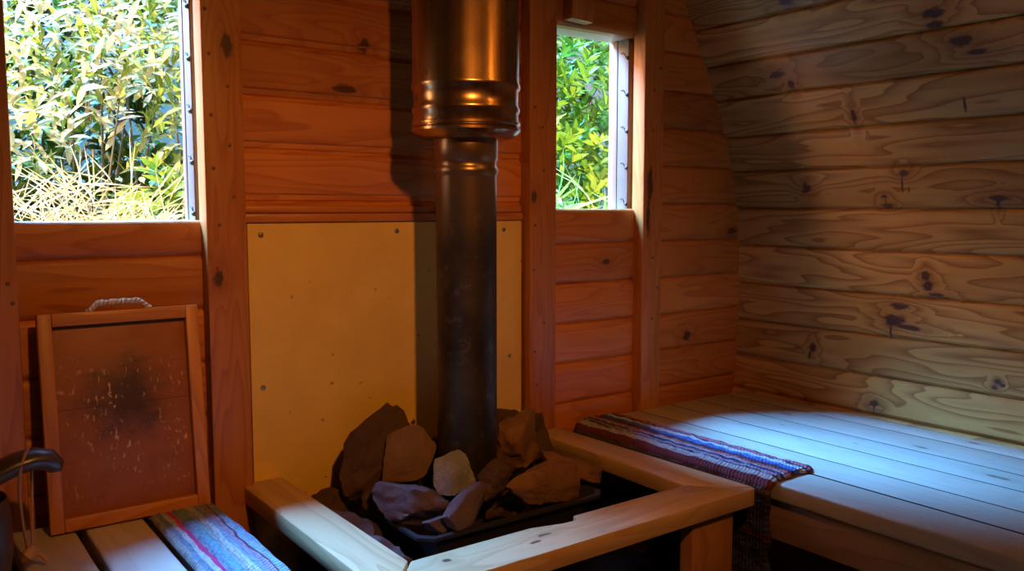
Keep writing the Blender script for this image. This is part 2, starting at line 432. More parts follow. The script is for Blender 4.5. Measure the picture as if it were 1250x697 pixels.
Z0 = .602 - .125*5
ZS = [Z0 + .125*k for k in range(24)]
def boards(mb, x0, x1, za, zb, clip=False, y=YB, double=False):
    """horizontal boards between x0 and x1 from height za to zb"""
    es = [za] + [z for z in ZS if za + .02 < z < zb - .02] + [zb]
    for z0, z1 in zip(es, es[1:]):
        a, b = x0, x1
        if clip:
            b = min(b, wall_x((z0+z1)/2) + .03); a = max(a, 2*CX - wall_x((z0+z1)/2) - .03)
            if b - a < .02: continue
        if double:
            prof = [(y+.040, z0), (y+.011, z0), (y+.007, z0+.004), (y+.007, z0+.016), (y+.0015, z0+.020), (y, z0+.025), (y, z1-.012), (y+.010, z1-.003), (y+.011, z1), (y+.040, z1)]
        else:
            prof = [(y+.040, z0), (y+.010, z0), (y+.006, z0+.004), (y+.0015, z0+.010), (y, z0+.016), (y, z1-.014), (y+.002, z1-.007), (y+.006, z1-.002), (y+.011, z1), (y+.040, z1)]
        mb.extrude(prof, lambda p, t: V((t, p[0], p[1])), a, b, 'x')
W1 = (.222, .603, 1.183, 1.80); W2 = (1.628, 1.990, 1.209, 1.757)
wb = MB()
boards(wb, -.5, .17, 0, 2.7, True)
boards(wb, .17, .65, 0, W1[2]); boards(wb, .17, .65, W1[3], 2.6, True)
boards(wb, .65, 1.58, 0, 2.75, True, double=True)
boards(wb, 1.58, 2.04, 0, W2[2]); boards(wb, 1.58, 2.04, W2[3], 2.72, True)
boards(wb, 2.04, 2.7, 0, 2.7, True)
wb.build('wall_back', M_BOARD, kind='structure')
wf = MB()
es = [0.] + [z for z in ZS if .02 < z < 2.74] + [2.75]
for z0, z1 in zip(es, es[1:]):
    h = min(wall_x(z0), wall_x(z1)) - CX + .03
    wf.box(CX-h, CX+h, YF-.04, YF, z0, z1, .004)
wf.build('wall_front', M_BOARD, kind='structure')

# posts of the back wall
def post(n, x0, x1, y0, z0, z1, nails):
    mb = MB(); mb.box(x0, x1, y0, YB+.012, z0, z1, .005, 'z', 2)
    o = mb.build('trim_%d' % n, M_POST, kind='structure')
    for (nx, nz) in nails:
        q = MB(); q.lathe([(.0045, 0), (.0040, .0012), (.0022, .0018), (.0003, .0018)], (0, 0, 0), 12, Matrix.Translation((nx, y0-.0002, nz)) @ Matrix.Rotation(math.radians(90), 4, 'X'))
        q.build('nail_head', M_NAIL, o)
    return o
YP = 1.978
post(1, .115, .224, YP, 0, 2.35, [(.213, 1.02), (.206, 1.06), (.16, 1.3)])
post(2, .602, .695, YP, 0, 2.55, [(.619, 1.556), (.659, 1.487), (.62, 1.42), (.66, 1.354), (.622, 1.301), (.666, 1.237), (.631, 1.172), (.613, 1.653)])
post(3, 1.528, 1.629, YP, 0, 2.55, [(1.545, 1.501), (1.575, 1.445), (1.548, 1.161), (1.543, 1.03), (1.582, .87), (1.548, .787), (1.556, .688), (1.58, 1.32)])
post(4, 1.990, 2.078, YP, 0, 2.25, [(2.034, 1.588), (2.03, 1.46), (2.06, 1.66), (2.035, 1.05), (2.06, .95), (2.035, .85)])

# windows
def window(n, x0, x1, z0, z1, strip):
    mb = MB()
    y0, y1 = YB+.02, YB+.125
    fr = MB()      # outer casing ring behind the boards
    fr.box(x0-.05, x0, YB+.040, y1, z0-.05, z1+.05, .002, 'z'); fr.box(x1, x1+.05, YB+.040, y1, z0-.05, z1+.05, .002, 'z')
    fr.box(x0, x1, YB+.040, y1, z0-.05, z0-.001, .002, 'x'); fr.box(x0, x1, YB+.040, y1, z1, z1+.05, .002, 'x')
    root = fr.build('window_%d' % n, M_JAMB, kind='structure')
    MB_ = MB(); MB_.box(x0, x1, y1-.022, y1-.017, z0-.001, z1, 0, 'x'); MB_.build('pane', M_GLASS, root)
    for xs, sg in ((x1, -1), (x0, 1)):
        c = MB(); a, b = sorted((xs, xs + sg*.006)); c.box(a, b, YB+.080, y1-.023, z0, z1, .001, 'z'); c.build('casing', M_CASING, root)
        if strip or sg < 0:
            s = MB(); a, b = sorted((xs, xs + sg*.004)); s.box(a, b, YB+.030, YB+.079, z0, z1-.002, .001, 'z'); st = s.build('seal_strip', M_STRIP, root)
            z = z0 + .015; i = 0
            while z < z1:
                h = MB()
                pts = [(xs + sg*.0055, YB+.040+.022*t, z + .018*math.sin(min(t*1.25, 1)*math.pi*.62)) for t in [k/8 for k in range(9)]]
                h.tube(pts, .0014, 6); h.build('hook', M_BOLT, st)
                g = MB(); g.lathe([(.006, 0), (.006, .004), (.003, .007), (.0005, .0075)], (0, 0, 0), 12, Matrix.Translation((xs + sg*.004, YB+.033, z)) @ Matrix.Rotation(math.radians(90*sg), 4, 'Y')); g.build('bolt', M_BOLT, st)
                z += .118; i += 1
    return root
window(1, *W1, False)
window(2, *W2, False)

# ledge above the heat panel
mb = MB(); mb.box(.698, 1.526, YB-.014, YB+.004, 1.176, 1.198, .005, 'x'); mb.box(.698, 1.526, YB-.007, YB+.004, 1.199, 1.217, .004, 'x')
mb.build('trim_5', M_BOARD, kind='structure')

# ------------------------------------------------------------------ heat shield panel
t = thing('heat_shield_panel', (1.11, YB-.012, .3), 'yellow ochre heat board screwed to the wall behind the flue pipe', 'heat shield')
mb = MB(); mb.box(.706, 1.520, YB-.013, YB-.001, .30, 1.174, .0015, 'x'); mb.build('board', M_PANEL, t)
for (sx, sz) in ((.738, 1.147), (1.106, 1.151), (.734, .777), (1.456, 1.150), (1.477, .78), (1.149, .63), (1.09, .40), (.74, .40)):
    q = MB(); q.lathe([(.0068, 0), (.0066, .0015), (.005, .003), (.0022, .0035), (.0018, .0022), (.0003, .0022)], (0, 0, 0), 16, Matrix.Translation((sx, YB-.0131, sz)) @ Matrix.Rotation(math.radians(90), 4, 'X'))
    q.build('screw', M_SCREW, t)

# wooden block over window 2
mb = MB(); mb.box(-.043, .043, -.02, .02, 0, .16, .004, 'z')
o = mb.build('window_latch', M_FRAMEWOOD, None); o.location = (1.727, YB-.022, 1.768); o.rotation_euler = (0, math.radians(3), 0)
tag(o, 'short wooden latch block fixed to the board above the narrower window', 'latch')

# ------------------------------------------------------------------ flue pipe
PC = (1.15, 1.74)
t = thing('flue_pipe', (PC[0], PC[1], .5), 'tall metal flue pipe rising from the heap of stones', 'flue pipe')
def spun(prof, name, mat, n=96):
    mb = MB(); mb.lathe([(r, z) for r, z in prof], (PC[0], PC[1], 0), n); return mb.build(name, mat, t, angle=40)
R1, R2 = .0735, .1275
lo = [(R1, .445), (R1, 1.285), (R1+.001, 1.290), (R1+.004, 1.296), (R1+.004, 1.304), (R1+.001, 1.309), (R1, 1.312), (R1, 1.322), (R1+.003, 1.326), (R1+.0035, 1.362), (R1+.0035, 1.40)]
spun(lo, 'lower_pipe', M_PIPE_LOW)
up = [(R1+.006, 1.372), (R1+.03, 1.374), (R2-.012, 1.380), (R2-.002, 1.387), (R2+.003, 1.392), (R2+.003, 1.398), (R2-.001, 1.402), (R2-.002, 1.432), (R2+.002, 1.438), (R2+.002, 1.446), (R2-.002, 1.452),
      (R2-.002, 1.486), (R2+.003, 1.492), (R2+.003, 1.500), (R2, 1.506), (R2, 2.63)]
spun(up, 'insulated_pipe', M_PIPE_UP)
spun([(R2+.0008, 1.404), (R2+.003, 1.406), (R2+.003, 1.412), (R2+.0008, 1.414)], 'clamp_band', M_PIPE_UP)

# ------------------------------------------------------------------ stove under the stones
t = thing('stove', (PC[0], PC[1], 0), 'black iron stove whose rimmed tray carries the heap of stones', 'stove')
mb = MB(); mb.box(.975, 1.36, 1.60, 1.915, .36, .425, .008, 'x'); mb.build('firebox', M_BLACK, t)
mb = MB(); mb.box(.80, 1.50, 1.42, 1.985, .30, .352, .006, 'x'); mb.build('base_ledge', M_BLACK, t)
mb = MB(); mb.box(.86, 1.44, 1.48, 1.95, 0, .298, .006, 'x'); mb.build('plinth', M_BLACK, t)
def octo(x0, x1, y0, y1, c): return [(x0+c, y0), (x1-c, y0), (x1, y0+c), (x1, y1-c), (x1-c, y1), (x0+c, y1), (x0, y1-c), (x0, y0+c)]
mb = MB()
rings = [(octo(.955, 1.385, 1.585, 1.935, .02), .428), (octo(.918, 1.425, 1.555, 1.965, .025), .488), (octo(.905, 1.440, 1.542, 1.975, .028), .492), (octo(.904, 1.441, 1.541, 1.976, .028), .500),
         (octo(.915, 1.430, 1.552, 1.965, .028), .501), (octo(.924, 1.419, 1.561, 1.958, .026), .492), (octo(.962, 1.378, 1.592, 1.928, .02), .436)]
vs = [(x, y, z) for pl, z in rings for x, y in pl]; fs = []
for i in range(len(rings)-1):
    for k in range(8): fs.append((i*8+k, i*8+(k+1) % 8, (i+1)*8+(k+1) % 8, (i+1)*8+k))
fs.append(tuple(range(8))[::-1]); fs.append(tuple(48+k for k in range(8)))
mb.add(vs, fs, 'x'); mb.build('stone_tray', M_IRON, t, angle=25)

# ------------------------------------------------------------------ stones
def rock_verts(seed, dims, rot, k=15, rough=.14):
    r = random.Random(seed)
    bm = bmesh.new(); bmesh.ops.create_icosphere(bm, subdivisions=4, radius=1)
    pl = []
    for i in range(k):
        n = V((r.gauss(0, 1), r.gauss(0, 1), r.gauss(0, 1))).normalized(); pl.append((n, r.uniform(.55, .95)))
    for n, dd in ((V((0, 0, 1)), .8), (V((0, 0, -1)), .8), (V((1, 0, 0)), .9), (V((-1, 0, 0)), .9), (V((0, 1, 0)), .8), (V((0, -1, 0)), .8)):
        pl.append(((n + V((r.uniform(-.25, .25), r.uniform(-.25, .25), r.uniform(-.25, .25)))).normalized(), dd))
    for v in bm.verts:
        d = v.co.normalized(); q = 1.35
        for n, dd in pl:
            c = n.dot(d)
            if c > .05: q = min(q, dd/c)
        v.co = d*q
    lo = [min(v.co[i] for v in bm.verts) for i in range(3)]; hi = [max(v.co[i] for v in bm.verts) for i in range(3)]
    for v in bm.verts: v.co = V([(v.co[i]-(lo[i]+hi[i])/2)/(hi[i]-lo[i])*dims[i] for i in range(3)])
    bm.normal_update(); A = min(dims)*rough
    disp = []
    for v in bm.verts:
        p = v.co; nz = 0; f = 16.; a = .55
        for o in range(4):
            nz += a*noise.noise(p*f + V((seed*3.1, o*7., 0))); f *= 2.1; a *= .6
        lay = abs(noise.noise(V((p.x*14 + seed, p.y*14, p.z*90))))
        disp.append(v.normal*A*(nz*1.1 - lay*.5))
    for v, dv in zip(bm.verts, disp): v.co = v.co + dv
    from mathutils import Euler
    R = Euler([math.radians(a) for a in rot]).to_matrix()
    for v in bm.verts: v.co = R @ v.co
    bm.verts.index_update()
    vs = [v.co.copy() for v in bm.verts]; fs = [[v.index for v in f.verts] for f in bm.faces]; bm.free()
    return vs, fs
ROCKS = [
 # loc, dims, rot, material, seed, label
 ((.965, 1.880, .565), (.24, .10, .15), (-10, -30, 14), S_BROWN, 11, 'big dark brown stone slab at the back of the tray against the yellow board'),
 ((1.088, 1.930, .595), (.075, .06, .07), (0, 20, 30), S_BROWN, 12, 'small dark stone tucked behind the tan slab left of the flue pipe'),
 ((1.040, 1.775, .590), (.145, .036, .13), (-24, -14, -26), S_TAN, 13, 'flat tan stone slab leaning upright beside the foot of the flue pipe'),
 ((1.045, 1.645, .570), (.115, .036, .115), (-34, 36, -34), S_GREY, 14, 'pale grey jagged stone leaning in front of the flue pipe'),
 ((.980, 1.675, .525), (.19, .12, .095), (-12, 12, -28), S_PURPLE, 15, 'purplish blocky stone below the tan slab at the corner of the tray'),
 ((1.135, 1.625, .555), (.115, .075, .10), (20, 10, 40), S_BROWN, 16, 'dark brown stone at the foot of the flue pipe beside the pale grey stone'),
 ((1.275, 1.725, .585), (.13, .09, .165), (0, -14, 20), S_OCHRE, 17, 'tall ochre brown stone standing close beside the flue pipe'),
 ((1.385, 1.785, .560), (.09, .08, .17), (8, -12, -14), S_BROWN, 18, 'upright dark brown stone next to the tall ochre stone'),
 ((1.405, 1.905, .600), (.12, .08, .09), (0, 5, 10), S_BROWN, 19, 'brown stone lying at the back of the tray by the end of the right rail'),
 ((1.372, 1.662, .508), (.20, .14, .065), (6, 14, 0), S_OCHRE, 20, 'low flat ochre stone in the corner of the tray below the upright brown stone'),
 ((1.215, 1.605, .525), (.29, .085, .11), (-20, 8, 6), S_OCHRE, 21, 'large sloping ochre brown stone along the front rim of the tray'),
 ((1.075, 1.580, .510), (.14, .03, .07), (-20, -24, 14), S_PURPLE, 22, 'thin dark stone slab with a pale edge behind the front rim of the tray'),
 ((.975, 1.585, .505), (.09, .035, .04), (10, 20, 10), S_PURPLE, 23, 'small dark stone chip in the front corner of the tray below the purplish block'),
 ((1.185, 1.880, .560), (.12, .08, .10), (0, 5, 20), S_BROWN, 24, 'dark stone hidden mostly behind the flue pipe'),
 ((1.30, 1.87, .565), (.10, .08, .11), (0, 5, -20), S_BROWN, 25, 'dark brown stone behind the tall ochre stone near the yellow board'),
 ((.845, 1.76, .430), (.10, .13, .14), (5, 10, 10), S_PURPLE, 31, 'reddish dark stone wedged under the left rim of the tray'),
 ((.845, 1.61, .425), (.10, .12, .13), (5, -10, 30), S_PURPLE, 32, 'grey brown stone under the tray rim, between the two other lower stones'),
 ((.865, 1.475, .420), (.12, .10, .12), (15, 10, 50), S_GREY, 33, 'mottled grey stone below the front left corner of the tray'),
 ((.99, 1.475, .40), (.11, .09, .09), (15, 0, 10), S_BROWN, 34, 'dark reddish stone below the front rim of the tray'),
 ((.845, 1.90, .445), (.10, .12, .16), (0, 10, 0), S_BROWN, 35, 'dark stone under the tray at the foot of the yellow board'),
 ((.955, 1.775, .520), (.10, .08, .07), (0, 10, 60), S_BROWN, 41, 'dark brown stone between the big back slab and the purplish block'),
 ((1.185, 1.655, .500), (.09, .07, .07), (0, 10, 20), S_BROWN, 42, 'small dark brown stone between the pipe foot and the sloping ochre stone'),
 ((1.315, 1.640, .500), (.08, .06, .06), (0, 20, 20), S_BROWN, 43, 'small dark stone under the tall ochre stone by the front rim'),
]
# -- settle the heap: nudge or shrink stones until none cut into another
items = []
for (loc, dims, rot, mat, seed, lab) in ROCKS:
    vs, fs = rock_verts(seed, [q*1.12 for q in dims], rot)
    items.append([V(loc), 1.0, vs, fs, mat, lab])
def tree_of(it): return BVHTree.FromPolygons([it[0] + v*it[1] for v in it[2]], it[3])
n = 28
pv = [(PC[0] + (R1+.004)*math.cos(2*math.pi*k/n), PC[1] + (R1+.004)*math.sin(2*math.pi*k/n), z) for z in (.3, 1.3) for k in range(n)]
pipe_tree = BVHTree.FromPolygons(pv, [(k, (k+1) % n, n+(k+1) % n, n+k) for k in range(n)])
tray_tree = BVHTree.FromPolygons([V(q) for q in vs_] if False else [V(q) for q in mb.v], mb.f)
wall_tree = BVHTree.FromPolygons([V(q) for q in ((-1, 2.004, 0), (3, 2.004, 0), (3, 2.004, 2), (-1, 2.004, 2))], [(0, 1, 2, 3)])
box_tree = BVHTree.FromPolygons([V((x, y, z)) for z in (.30, .426) for x, y in ((.97, 1.595), (1.365, 1.595), (1.365, 1.92), (.97, 1.92))], [(0, 1, 5, 4), (1, 2, 6, 5), (2, 3, 7, 6), (3, 0, 4, 7)])
ledge_tree = BVHTree.FromPolygons([V(q) for q in ((.7, 1.3, .354), (1.6, 1.3, .354), (1.6, 2.1, .354), (.7, 2.1, .354))], [(0, 1, 2, 3)])
for rnd_ in range(90):
    trees = [tree_of(i) for i in items]; moved = False
    for i in range(len(items)):
        a = items[i]
        for tr, dirn in ((pipe_tree, V((a[0].x-PC[0], a[0].y-PC[1], 0)).normalized()), (wall_tree, V((0, -1, 0))), (tray_tree, V((0, 0, 1)) if i < 15 or i > 19 else V((0, 0, 0))), (box_tree, V((a[0].x-PC[0], a[0].y-PC[1], 0)).normalized()*.6), (ledge_tree, V((0, 0, 1)))):
            if tr.overlap(trees[i]): a[0] = a[0] + dirn*.003; a[1] *= .998; moved = True
        for j in range(i):
            if trees[i].overlap(trees[j]):
                b = items[j]; d = (a[0]-b[0]); d = d.normalized() if d.length else V((1, 0, 0))
                a[0] = a[0] + d*.0022; b[0] = b[0] - d*.0022; a[1] *= .9962; b[1] *= .9962; moved = True
    if not moved: break
print('ROCKS', rnd_, [round(i[1], 2) for i in items])
for it in items:
    m2 = MB(); m2.add([v*it[1] for v in it[2]], it[3], 'x')
    o = m2.build('stone', it[4], None, angle=40); o.location = it[0]
    tag(o, it[5], 'stone', 'stones heaped around the stove')

# ------------------------------------------------------------------ rail around the stove
t = thing('stove_rail', (1.15, 1.6, 0), 'mitred wooden guard rail on plank legs around the stove', 'rail')
ZT, ZB = .55, .508
mb = MB(); mb.prism([(.672, 1.248), (1.637, 1.248), (1.646, 1.255), (1.5225, 1.368), (1.176, 1.369), (1.168, 1.346), (1.13, 1.349), (1.06, 1.368), (.775, 1.369)], ZB, ZT, .004, 'x'); mb.build('front_rail', M_RAIL, t)
mb = MB(); mb.prism([(.668, 1.252), (.7725, 1.3725), (.775, 2.005), (.672, 2.005)], ZB, ZT, .005, 'y'); mb.build('side_rail', M_RAIL, t)
mb = MB(); mb.prism([(1.5255, 1.371), (1.6495, 1.2595), (1.628, 2.005 - .035), (1.54, 2.005 - .035)], ZB, ZT, .005, 'y'); mb.build('side_rail', M_RAIL, t)
for (x0, x1) in ((1.446, 1.587), (.70, .83)):
    mb = MB(); mb.box(x0, x1, 1.268, 1.306, 0, ZB-.0005, .003, 'z'); mb.build('leg', M_LEG, t)

# ------------------------------------------------------------------ benches
def bench(name, label, edges, y0, y1, front, inner, gaps=.0024):
    t = thing(name, ((edges[0]+edges[-1])/2, (y0+y1)/2, 0), label, 'bench')
    for a, b in zip(edges, edges[1:]):
        mb = MB(); e = a == edges[0]; mb.box(a+(gaps if not e else .0035), b-gaps, y0, y1, .505, .55, .006 if e else .0022, 'y', 3 if e else 2); mb.build('plank', M_BENCH, t, flank=None if e else M_GRIME)
    mb = MB(); mb.box(min(front), max(front), y0, y1, .40, .502, .004, 'y'); mb.build('fascia', M_FASCIA, t)
    for yy in (y0+.1, (y0+y1)/2, y1-.06):
        mb = MB(); mb.box(min(inner), max(inner), yy-.02, yy+.02, 0, .40, .004, 'z'); mb.build('leg', M_FASCIA, t)
    return t
bench('right_bench'.replace('right_', 'plank_'), 'pale planked bench along the curved wall under the bluish daylight', [1.711, 1.847, 1.980, 2.124, 2.255, 2.405, 2.500], -1.35, 1.975, (1.734, 1.766), (1.736, 1.80))
t = thing('slatted_bench', (.15, .3, 0), 'grey slatted bench with wide gaps under the leaning framed board', 'bench')
for a, b in ((.057, .167), (.186, .297), (.314, .427), (.443, .552), (-.075, .040), (-.205, -.092)):
    mb = MB(); mb.box(a, b, -1.35, 1.975, .508, .55, .006, 'y', 3); mb.build('plank', M_SLAT, t)
mb = MB(); mb.box(.50, .53, -1.35, 1.975, .40, .505, .004, 'y'); mb.build('fascia', M_FASCIA, t)
for yy in (-1.2, .4, 1.93):
    mb = MB(); mb.box(-.2, .498, yy-.02, yy+.02, .44, .505, .003, 'x'); mb.build('cross_bearer', M_FASCIA, t)
    mb = MB(); mb.box(.44, .495, yy-.02, yy+.02, 0, .438, .003, 'z'); mb.build('leg', M_FASCIA, t)

# ------------------------------------------------------------------ rag rugs
def rug(name, label, mat, path, y0, y1, seed, th=.011, ny=90):
    """path: (x, z) line swept along y; stripes follow y"""
    pts = [V((x, 0, z)) for x, z in path]
    dense = []
    for a, b in zip(pts, pts[1:]):
        k = max(1, int((b-a).length/.006))
        dense += [a.lerp(b, i/k) for i in range(k)]
    dense.append(pts[-1])
    for _ in range(6):
        dense = [dense[0]] + [(dense[i-1]+dense[i]*2+dense[i+1])/4 for i in range(1, len(dense)-1)] + [dense[-1]]
    N = len(dense); s = [0.]
    for a, b in zip(dense, dense[1:]): s.append(s[-1]+(b-a).length)
    nor = []
    for i in range(N):
        d = (dense[min(i+1, N-1)] - dense[max(i-1, 0)]).normalized(); q = V((-d.z, 0, d.x))
        nor.append(q if (q.z > 0 or i > 0) else -q)
    if nor[1].z < 0: nor = [-q for q in nor]
    vs, uvs, fs = [], [], []
    for j in range(ny+1):
        f = j/ny
        for side in (1, 0):
            for i in range(N):
                e = min(1, min(i, N-1-i)/1.5 + .15) * min(1, min(j, ny-j)/1.5 + .2)
                h = th*e*(1 + .35*noise.noise(V((s[i]*40, f*26, seed))) + .25*math.sin(s[i]*420)) if side else .0012
                wob = .006*noise.noise(V((f*9, seed, s[i]*6))) + .003*noise.noise(V((f*40, seed, s[i]*30)))
                y = y0 + (y1-y0)*f + (.010*noise.noise(V((s[i]*22, seed, 3))) if j in (0, ny) else 0)
                p = dense[i] + nor[i]*h + V((wob*(1 if i < N-1 else 1.5), 0, 0)) * (1 if nor[i].z > .7 else .2)
                vs.append((p.x, y, p.z)); uvs.append((y, s[i]))
    W = 2*N
    for j in range(ny):
        a, b = j*W, (j+1)*W
        for i in range(N-1):
            fs.append((a+i, a+i+1, b+i+1, b+i)); fs.append((a+N+i+1, a+N+i, b+N+i, b+N+i+1))
        fs.append((a, b, b+N, a+N)); fs.append((a+N-1, a+2*N-1, b+2*N-1, b+N-1))
    for a in (0, ny*W):
        for i in range(N-1): fs.append((a+i, a+N+i, a+N+i+1, a+i+1) if a == 0 else (a+i, a+i+1, a+N+i+1, a+N+i))
    mb = MB(); mb.add(vs, fs, 'y', .5, None, uvs)
    o = mb.build(name, mat, None, angle=70)
    return tag(o, label, 'rug')
LB, WH, NV, MA, PK, BK, GR, RB, PU, TE = (.20, .27, .38), (.46, .45, .46), (.035, .04, .10), (.14, .03, .04), (.42, .12, .16), (.02, .018, .025), (.30, .30, .31), (.06, .13, .42), (.28, .20, .30), (.16, .30, .38)
M_RUGR = m_rug('rag rug dark', [(0, MA), (.012, PK), (.022, NV), (.034, WH), (.052, RB), (.072, NV), (.084, MA), (.094, PK), (.108, GR), (.120, NV), (.132, PU), (.142, BK), (.152, (.36, .34, .36)), (.164, MA), (.176, (.10, .07, .07)), (.195, BK), (.25, NV), (.29, (.06, .015, .02)), (.31, BK), (.36, NV), (.40, (.05, .015, .02)), (.46, BK), (.6, BK)])
rug('rag_rug', 'dark striped rag rug hanging over the front edge of the planked bench', M_RUGR, [(1.868, .553), (1.725, .554), (1.708, .556), (1.699, .553), (1.696, .54), (1.696, .45), (1.699, .15)], 1.243, 1.968, 3.)
MG = (.55, .04, .16)
M_RUGL = m_rug('rag rug bright', [(0, GR), (.010, LB), (.020, WH), (.030, MG), (.042, LB), (.052, TE), (.068, GR), (.076, WH), (.088, LB), (.098, PU), (.108, MA), (.114, LB), (.135, (.22, .32, .42)), (.16, NV), (.19, BK), (.25, NV), (.40, BK)])
rug('rag_rug', 'bright blue, white and magenta striped rag rug draped over the slatted bench edge', M_RUGL, [(.432, .553), (.535, .554), (.556, .557), (.566, .553), (.570, .54), (.570, .45), (.568, .2)], .35, 1.886, 9., ny=150)

# ------------------------------------------------------------------ leaning framed board with rope handle
lean = math.atan2(.052, .44)
t = thing('framed_board', (.408, 1.922, .5515), 'scorched brown framed wooden board with rope handle leaning under the window', 'board', rot=(-lean, 0, 0))
W, H, D = .318, .445, .030
def fb(name, mat, boxes, **k):
    mb = MB()
    for b in boxes: mb.box(*b, **k)
    return mb.build(name, mat, t, local=True)
fw = .027
fb('back_panel', M_TRAYPANEL, [(-W/2+.012, W/2-.012, -.010, -.002, .012, H-.012, .001)])
fb('frame_side', M_FRAMEWOOD, [(-W/2, -W/2+fw, -D, -.0105, 0, H, .0025)], axis='z')
fb('frame_side', M_FRAMEWOOD, [(W/2-fw, W/2, -D, -.0105, 0, H, .0025)], axis='z')
fb('frame_bottom', M_FRAMEWOOD, [(-W/2+fw, W/2-fw, -D, -.0105, 0, fw, .0025)], axis='x')
fb('frame_top', M_FRAMEWOOD, [(-W/2+fw, W/2-fw, -D, -.0105, H-fw, H, .0025)], axis='x')
mb = MB()
pts = [(-.060, -.022, H-.004)] + [(-.060 + .118*i/14 , -.022, H + 0.0 + .017*min(1, math.sin(math.pi*i/14)*2.2)) for i in range(15)] + [(.058, -.022, H-.004)]
mb.tube(pts, [.0062 + .0012*math.sin(i*2.2) for i in range(len(pts))], 10); mb.build('rope_handle', M_ROPE, t, local=True)

# ------------------------------------------------------------------ dark cup (pail) with curved handle and cord
t = thing('wooden_cup', (.085, 1.745, .5515), 'dark wooden drinking cup with curved handle and leather cord on the slatted bench', 'cup')
cx, cy = .085, 1.745
mb = MB(); mb.lathe([(.066, .5515), (.078, .556), (.084, .60), (.084, .66), (.080, .694), (.0775, .699), (.074, .694), (.076, .66), (.074, .60), (.064, .57), (.02, .566), (.001, .566)], (cx, cy, 0), 48); mb.build('cup_body', M_KUKSA, t, angle=50)
mb = MB()
arc = [(-.02, .690), (.02, .715), (.06, .738), (.095, .752), (.125, .757), (.147, .750), (.160, .736), (.165, .727)]
rad = [.030, .030, .029, .028, .026, .023, .016, .004]
# broad tongue shaped grip: flattened tube, wide along y
hp = [V((cx + a, cy, z)) for a, z in arc]
vs, fs = [], []
nn = 16
for i, p in enumerate(hp):
    tdir = (hp[min(i+1, len(hp)-1)] - hp[max(i-1, 0)]).normalized(); up = V((-tdir.z, 0, tdir.x))
    for k in range(nn):
        w = 2*math.pi*k/nn
        vs.append(p + V((0, 1, 0))*math.cos(w)*rad[i]*1.15 + up*math.sin(w)*min(rad[i], .020))
for i in range(len(hp)-1):
    for k in range(nn): fs.append((i*nn+k, i*nn+(k+1) % nn, (i+1)*nn+(k+1) % nn, (i+1)*nn+k))
fs.append(tuple(range(nn))[::-1]); fs.append(tuple((len(hp)-1)*nn+k for k in range(nn)))
mb.add(vs, fs, 'x'); mb.build('handle', M_KUKSA, t, angle=60)
mb = MB(); kx, ky, kz = .196, 1.752, .578
mb.tube([(kx-.004, ky, kz+.01), (.185, 1.735, .64), (.180, 1.722, .70), (.183, 1.714, .748), (.192, 1.722, .772), (.200, 1.745, .776), (.206, 1.772, .768), (.208, 1.776, .735), (.204, 1.768, .66), (kx+.004, ky+.002, kz+.01)], .0028, 8)
cord = mb.build('cord', M_CORD, t)
mb = MB(); mb.tube([(kx-.012, ky, kz-.010), (kx-.004, ky-.004, kz-.002), (kx+.003, ky, kz+.004), (kx+.012, ky+.003, kz)], [.006, .013, .012, .006], 12); mb.tube([(kx+.004, ky, kz+.002), (kx+.018, ky-.004, kz-.006), (kx+.026, ky-.006, kz-.018)], [.004, .0045, .003], 8)
mb.build('knot', m_plain('pale cord knot', (.46, .26, .12), .7, 0., .3, 50), cord)

# ------------------------------------------------------------------ garden outside
g = MB()
nx, ny = 26, 16
vs, fs = [], []
for j in range(ny+1):
    for i in range(nx+1):
        x = -4 + 14*i/nx; y = 2.2 + 8*j/ny
        z = -.15 + max(0, (y-4.6))*.75 + .08*noise.noise(V((x, y, 0)))
        vs.append((x, y, z))
for j in range(ny):
    for i in range(nx): a = j*(nx+1)+i; fs.append((a, a+1, a+nx+2, a+nx+1))
g.add(vs, fs, 'x'); g.build('ground', M_SOIL, kind='structure')

